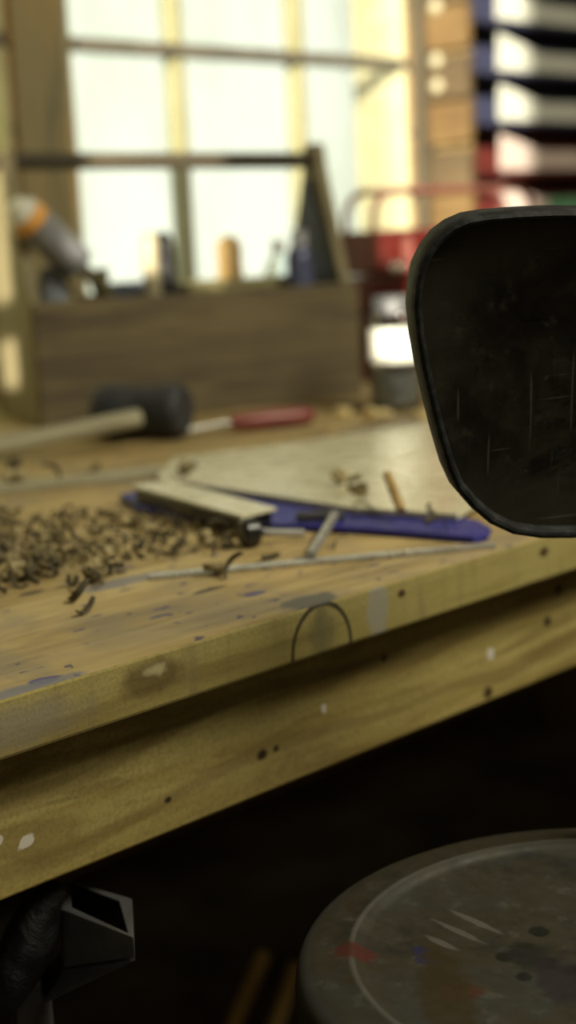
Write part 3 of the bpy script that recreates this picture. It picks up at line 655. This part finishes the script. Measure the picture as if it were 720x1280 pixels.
# wing screw: black knob, steel shank
M_steelm = worn('dull_mid_steel', (.2, .2, .19), (.3, .29, .27), .6, .3, 40)
k0, k1 = at(312, 668, ZB + .011), at(420, 660, ZB + .006)
ks = thing('thumb_screw', (k0.x, k0.y, ZB), 'black-knobbed thumb screw lying on the bench before the scraper blade', 'screw')
o_ = V((k0.x, k0.y, ZB)); d = (k1 - k0); d.z = 0; d.normalize()
Mx = Matrix.Translation(V((0, 0, .0126)) - d * .008) @ d.to_track_quat('Z', 'Y').to_matrix().to_4x4()
MB().lathe([(0, 0), (.0095, 0), (.0125, .003), (.0125, .013), (.009, .016), (.0045, .018), (.0045, .02), (0, .02)], 18, Mx).build('knob', M_blackp, ks, smooth=True)
MB().rod(V((0, 0, .0115)) + d * .011, V((0, 0, .0055)) + d * .05, .0035).build('shank', M_steelm, ks, smooth=True)
k0, k1, k2 = at(350, 655, ZB + .005), at(442, 652, ZB + .005), at(390, 692, ZB + .005)
hm = thing('t_wrench', ((k0.x + k1.x) / 2, (k0.y + k1.y) / 2, ZB), 'small steel T-shaped key lying at the edge of the blue sheet', 'wrench')
o_ = V(((k0.x + k1.x) / 2, (k0.y + k1.y) / 2, ZB))
a_, b_, c_ = [q - o_ for q in (k0, k1, k2)]
for q in (a_, b_): q.z = .0115
c_.z = .005
mm = (a_ + b_) / 2
MB().rod(mm.lerp(a_, .55), mm.lerp(b_, .75), .0045).build('crossbar', M_steel, hm, smooth=True)
MB().rod(mm.lerp(b_, .5), c_, .0042).build('shank', M_metal, hm, smooth=True)
c_d = (c_ - mm.lerp(b_, .5)).normalized()
MB().rod(c_ - c_d * .001, c_ + c_d * .008, .0045).build('socket_tip', M_metal, hm, smooth=True)
# little wooden peg leaning on the board
pg0, pg1 = at(502, 644, ZB + .0125), None
pgt = pg0 + U * .0 + V((0, 0, .0)); dep_ = (pg0 - CAM).dot(F)
pg1 = atd(484, 592, dep_ + .03)
tag(MB().rod(V((0, 0, .004)), pg1 - pg0, .0045, n=10).build('wooden_peg', M_beech, None, smooth=True, bevel=.001, loc=pg0), 'little wooden peg propped upright at the edge of the pale board', 'peg')
# screwdriver
s0, s1, s2 = at(236, 551, ZB + .004), at(288, 530, ZB + .012), at(392, 520, ZB + .012)
o_ = V((s1.x, s1.y, ZB)); sd = thing('screwdriver', o_, 'red-handled screwdriver lying in front of the tote', 'screwdriver')
d = (s2 - s1); d.z = 0; d.normalize(); Lh = (s2 - s1).length
s0 = s1 - (s2 - s1).normalized() * .0 + (s0 - s1)
Mx = Matrix.Translation((0, 0, .0135)) @ d.to_track_quat('Z', 'Y').to_matrix().to_4x4()
MB().lathe([(0, 0), (.008, 0), (.0105, .012), (.0125, .03), (.0125, Lh * .8), (.011, Lh * .95), (.006, Lh), (0, Lh)], 14, Mx).build('handle', worn('red_plastic', (.21, .045, .04), (.26, .065, .055), .4, 0, 20, bump=.03), sd, smooth=True)
e_ = V((s0.x - s1.x, s0.y - s1.y, 0)); e_ = -d * e_.length * .95
MB().tube([V((0, 0, .0135)) + d * .003, V((0, 0, .0135)) - d * .01, V((e_.x, e_.y, .0055)) * .9 + V((0, 0, .002)), V((e_.x, e_.y, .005))], [.0045, .0042, .0042, .005], 12).build('shaft', M_metal, sd, smooth=True)
# brass nuts and bolts near the jar
M_brass = worn('brass', (.75, .6, .3), (.85, .7, .38), .35, .25, 30, bump=.05)
for (px, py, kind, lab) in ((428, 512, 0, 'brass nut lying nearest the right end of the tote'), (460, 521, 1, 'brass bolt lying on its side in front of the glass jar'), (528, 517, 0, 'brass nut lying to the right of the glass jar'), (448, 506, 2, 'dull washer lying between the tote and the jar')):
    P = at(px, py, ZB + .008); P.z = ZB
    if kind == 0:
        o = MB().lathe([(.006, 0), (.012, 0), (.013, .002), (.013, .009), (.012, .011), (.006, .011), (.006, 0)], 6).build('hex_nut', M_brass, None, bevel=.001, loc=P); tag(o, lab, 'nut')
    elif kind == 1:
        th = thing('hex_bolt', P, lab, 'bolt')
        MB().lathe([(0, 0), (.011, 0), (.011, .008), (0, .008)], 6, Matrix.Translation((0, 0, .0105)) @ Matrix.Rotation(radians(80), 4, 'Y')).build('head', M_brass, th, bevel=.001)
        MB().rod((.008, 0, .0115), (.055, .01, .006), .0055).build('shank', M_brass, th, smooth=True)
    else:
        o = MB().lathe([(.006, 0), (.014, 0), (.014, .003), (.006, .003), (.006, 0)], 20).build('washer', M_steel, None, loc=P); tag(o, lab, 'washer')

# ---------------------------------------------------------------- wood shavings
M_sh = [worn('shaving_pale', (.30, .24, .11), (.42, .34, .18), .7, 0, 60, bump=.1), worn('shaving_brown', (.15, .115, .05), (.24, .185, .085), .75, 0, 60, bump=.1), worn('shaving_dark', (.05, .04, .02), (.095, .075, .037), .8, 0, 60, bump=.1)]
protos = []
def curl_mesh(r, turns, w, pitch, flare):
    bm = bmesh.new(); n = max(8, int(turns * 14)); prev = None; minz = 9
    for i in range(n + 1):
        a = 2 * pi * turns * i / n; rr = r * (1 + flare * i / n)
        p = V((rr * cos(a), pitch * i / n, rr * sin(a))); ww = w * (.55 + .45 * sin(pi * min(1, .12 + i / n * .8)))
        u = bm.verts.new(p + V((0, -ww / 2, 0))); v = bm.verts.new(p + V((0, ww / 2, 0)))
        if prev: bm.faces.new([prev[0], prev[1], v, u])
        prev = (u, v)
    g = MB(); g.b.free(); g.b = bm; return g
spec = [(.0045, 1.2, .005, .006, .5), (.006, .7, .006, .003, .3), (.0035, 1.6, .004, .010, .6), (.008, .45, .005, .004, .2), (.005, .9, .008, .002, .4), (.010, .32, .004, .002, .1), (.004, 1.1, .0035, .014, .2), (.0065, .6, .0045, .008, .6)]
for i, sp_ in enumerate(spec):
    o = curl_mesh(*sp_).build('wood_shaving', M_sh[(1, 1, 2, 2, 0, 2, 1, 2)[i]], None, smooth='all', solid=.0005); protos.append(o)
used = [False] * len(protos); placed = []
avoid = []
def place_shaving(px, py, k, z0=0.0, s=1.0):
    src = protos[k]
    if used[k]: o = src.copy(); COL.objects.link(o)
    else: o = src; used[k] = True
    P = at(px, py, ZB + z0 + .002)
    o.rotation_euler = (random.choice((0, 1.57, 1.57)) + random.uniform(-.45, .45), random.uniform(0, 6.28) if random.random() < .5 else random.uniform(-.3, .3), random.uniform(0, 6.28)); o.scale = (s, s, s)
    Rm = o.rotation_euler.to_matrix(); mz = min((Rm @ (v.co * s)).z for v in o.data.vertices)
    o.location = (P.x, P.y, ZB + z0 - mz + .0004)
    tag(o, 'curled wood shaving among the others scattered on the left of the bench top', 'shaving', 'wood shavings on the bench'); return o
cnt = 0; tries = 0
pos_ = []
while cnt < 190 and tries < 6000:
    tries += 1
    px = random.uniform(-30, 300); py = random.gauss(672, 42)
    if not (-30 < px < 300 and 612 < py < 742): continue
    if py < 640 + max(0, px - 150) * .22: continue
    if py > 755 - px * .12: continue
    if px > 150 and 700 - (px - 180) * .09 < py: continue
    if any(abs(px - a) < 5.5 and abs(py - c_) < 3.2 for a, c_ in pos_): continue
    pos_.append((px, py)); place_shaving(px, py, random.randrange(len(protos)), 0, random.uniform(.55, 1.15)); cnt += 1
for px, py, k, s in ((110, 765, 5, 1.3), (95, 748, 3, 1.2), (42, 715, 0, 1.6), (28, 722, 4, 1.4), (52, 712, 2, 1.5), (118, 722, 1, 1.4), (268, 716, 1, 1.2), (300, 722, 5, 1.3), (340, 700, 3, 1), (430, 684, 5, .9),
                    (20, 600, 4, 1.6), (12, 588, 2, 1.5), (120, 592, 0, 1.3), (60, 598, 3, 1.3)):
    o = place_shaving(px, py, k, .0085 if py < 610 and px < 100 else 0, s)
for px, py, k, s, lab in ((237, 592, 1, 1.6, 'single curl of wood on the left corner of the pale board'), (448, 616, 0, 1.7, 'dark-edged curl of wood on the pale board left of the upright peg'), (423, 604, 4, 1.3, 'pale curl of wood on the pale board, farther back'), ):
    o = place_shaving(px, py, k, .0128, s); tag(o, lab, 'shaving')
for px, py, k, s, lab in ((535, 652, 6, 1.2, 'small curl of wood on the blue sheet right of the peg'), (548, 662, 3, 1.0, 'flat curl of wood near the right tip of the blue sheet'), (455, 648, 7, 1.1, 'small curl of wood on the blue sheet left of the peg')):
    o = place_shaving(px, py, k, .0064, s); tag(o, lab, 'shaving')

# ---------------------------------------------------------------- light
wd = bpy.data.worlds.new('World'); S.world = wd; wd.use_nodes = True; nt = wd.node_tree; nt.nodes.clear()
bg = nt.nodes.new('ShaderNodeBackground'); ow = nt.nodes.new('ShaderNodeOutputWorld'); nt.links.new(bg.outputs[0], ow.inputs[0])
bg.inputs[0].default_value = (.945, 1.0, .79, 1); bg.inputs[1].default_value = 1.25
def portal(loc, sx, sy, rot):
    ld = bpy.data.lights.new('portal', 'AREA'); ld.shape = 'RECTANGLE'; ld.size = sx; ld.size_y = sy; ld.cycles.is_portal = True
    o = bpy.data.objects.new('portal', ld); COL.objects.link(o); o.location = loc; o.rotation_euler = rot
portal(((w1[0] + w1[1]) / 2, WY + .16, (SILL + HEAD) / 2), w1[1] - w1[0], HEAD - SILL, (-pi / 2, 0, 0))
portal(((w2[0] + w2[1]) / 2, WY + .16, (SILL + HEAD) / 2), w2[1] - w2[0], HEAD - SILL, (-pi / 2, 0, 0))
portal((XL - .06, -.60, 2.12), 1.28, .88, (0, -pi / 2, 0))
sd_ = V((.8, .5, -.2)).normalized()
sl = bpy.data.lights.new('sun', 'SUN'); sl.energy = 12; sl.angle = radians(.5); sl.color = (1, .93, .74)
so_ = bpy.data.objects.new('sun', sl); COL.objects.link(so_); so_.rotation_euler = sd_.to_track_quat('-Z', 'Y').to_euler(); so_.location = (-4, -3, 4)
al = bpy.data.lights.new('ceiling_lamp', 'AREA'); al.shape = 'RECTANGLE'; al.size = 1.3; al.size_y = .8; al.energy = 60; al.color = (1, .95, .72)
ao = bpy.data.objects.new('ceiling_lamp', al); COL.objects.link(ao); ao.location = (1.5, -1.25, 2.7)
ao.rotation_euler = (V((.9, 0.3, .9)) - V(ao.location)).to_track_quat('-Z', 'Y').to_euler()
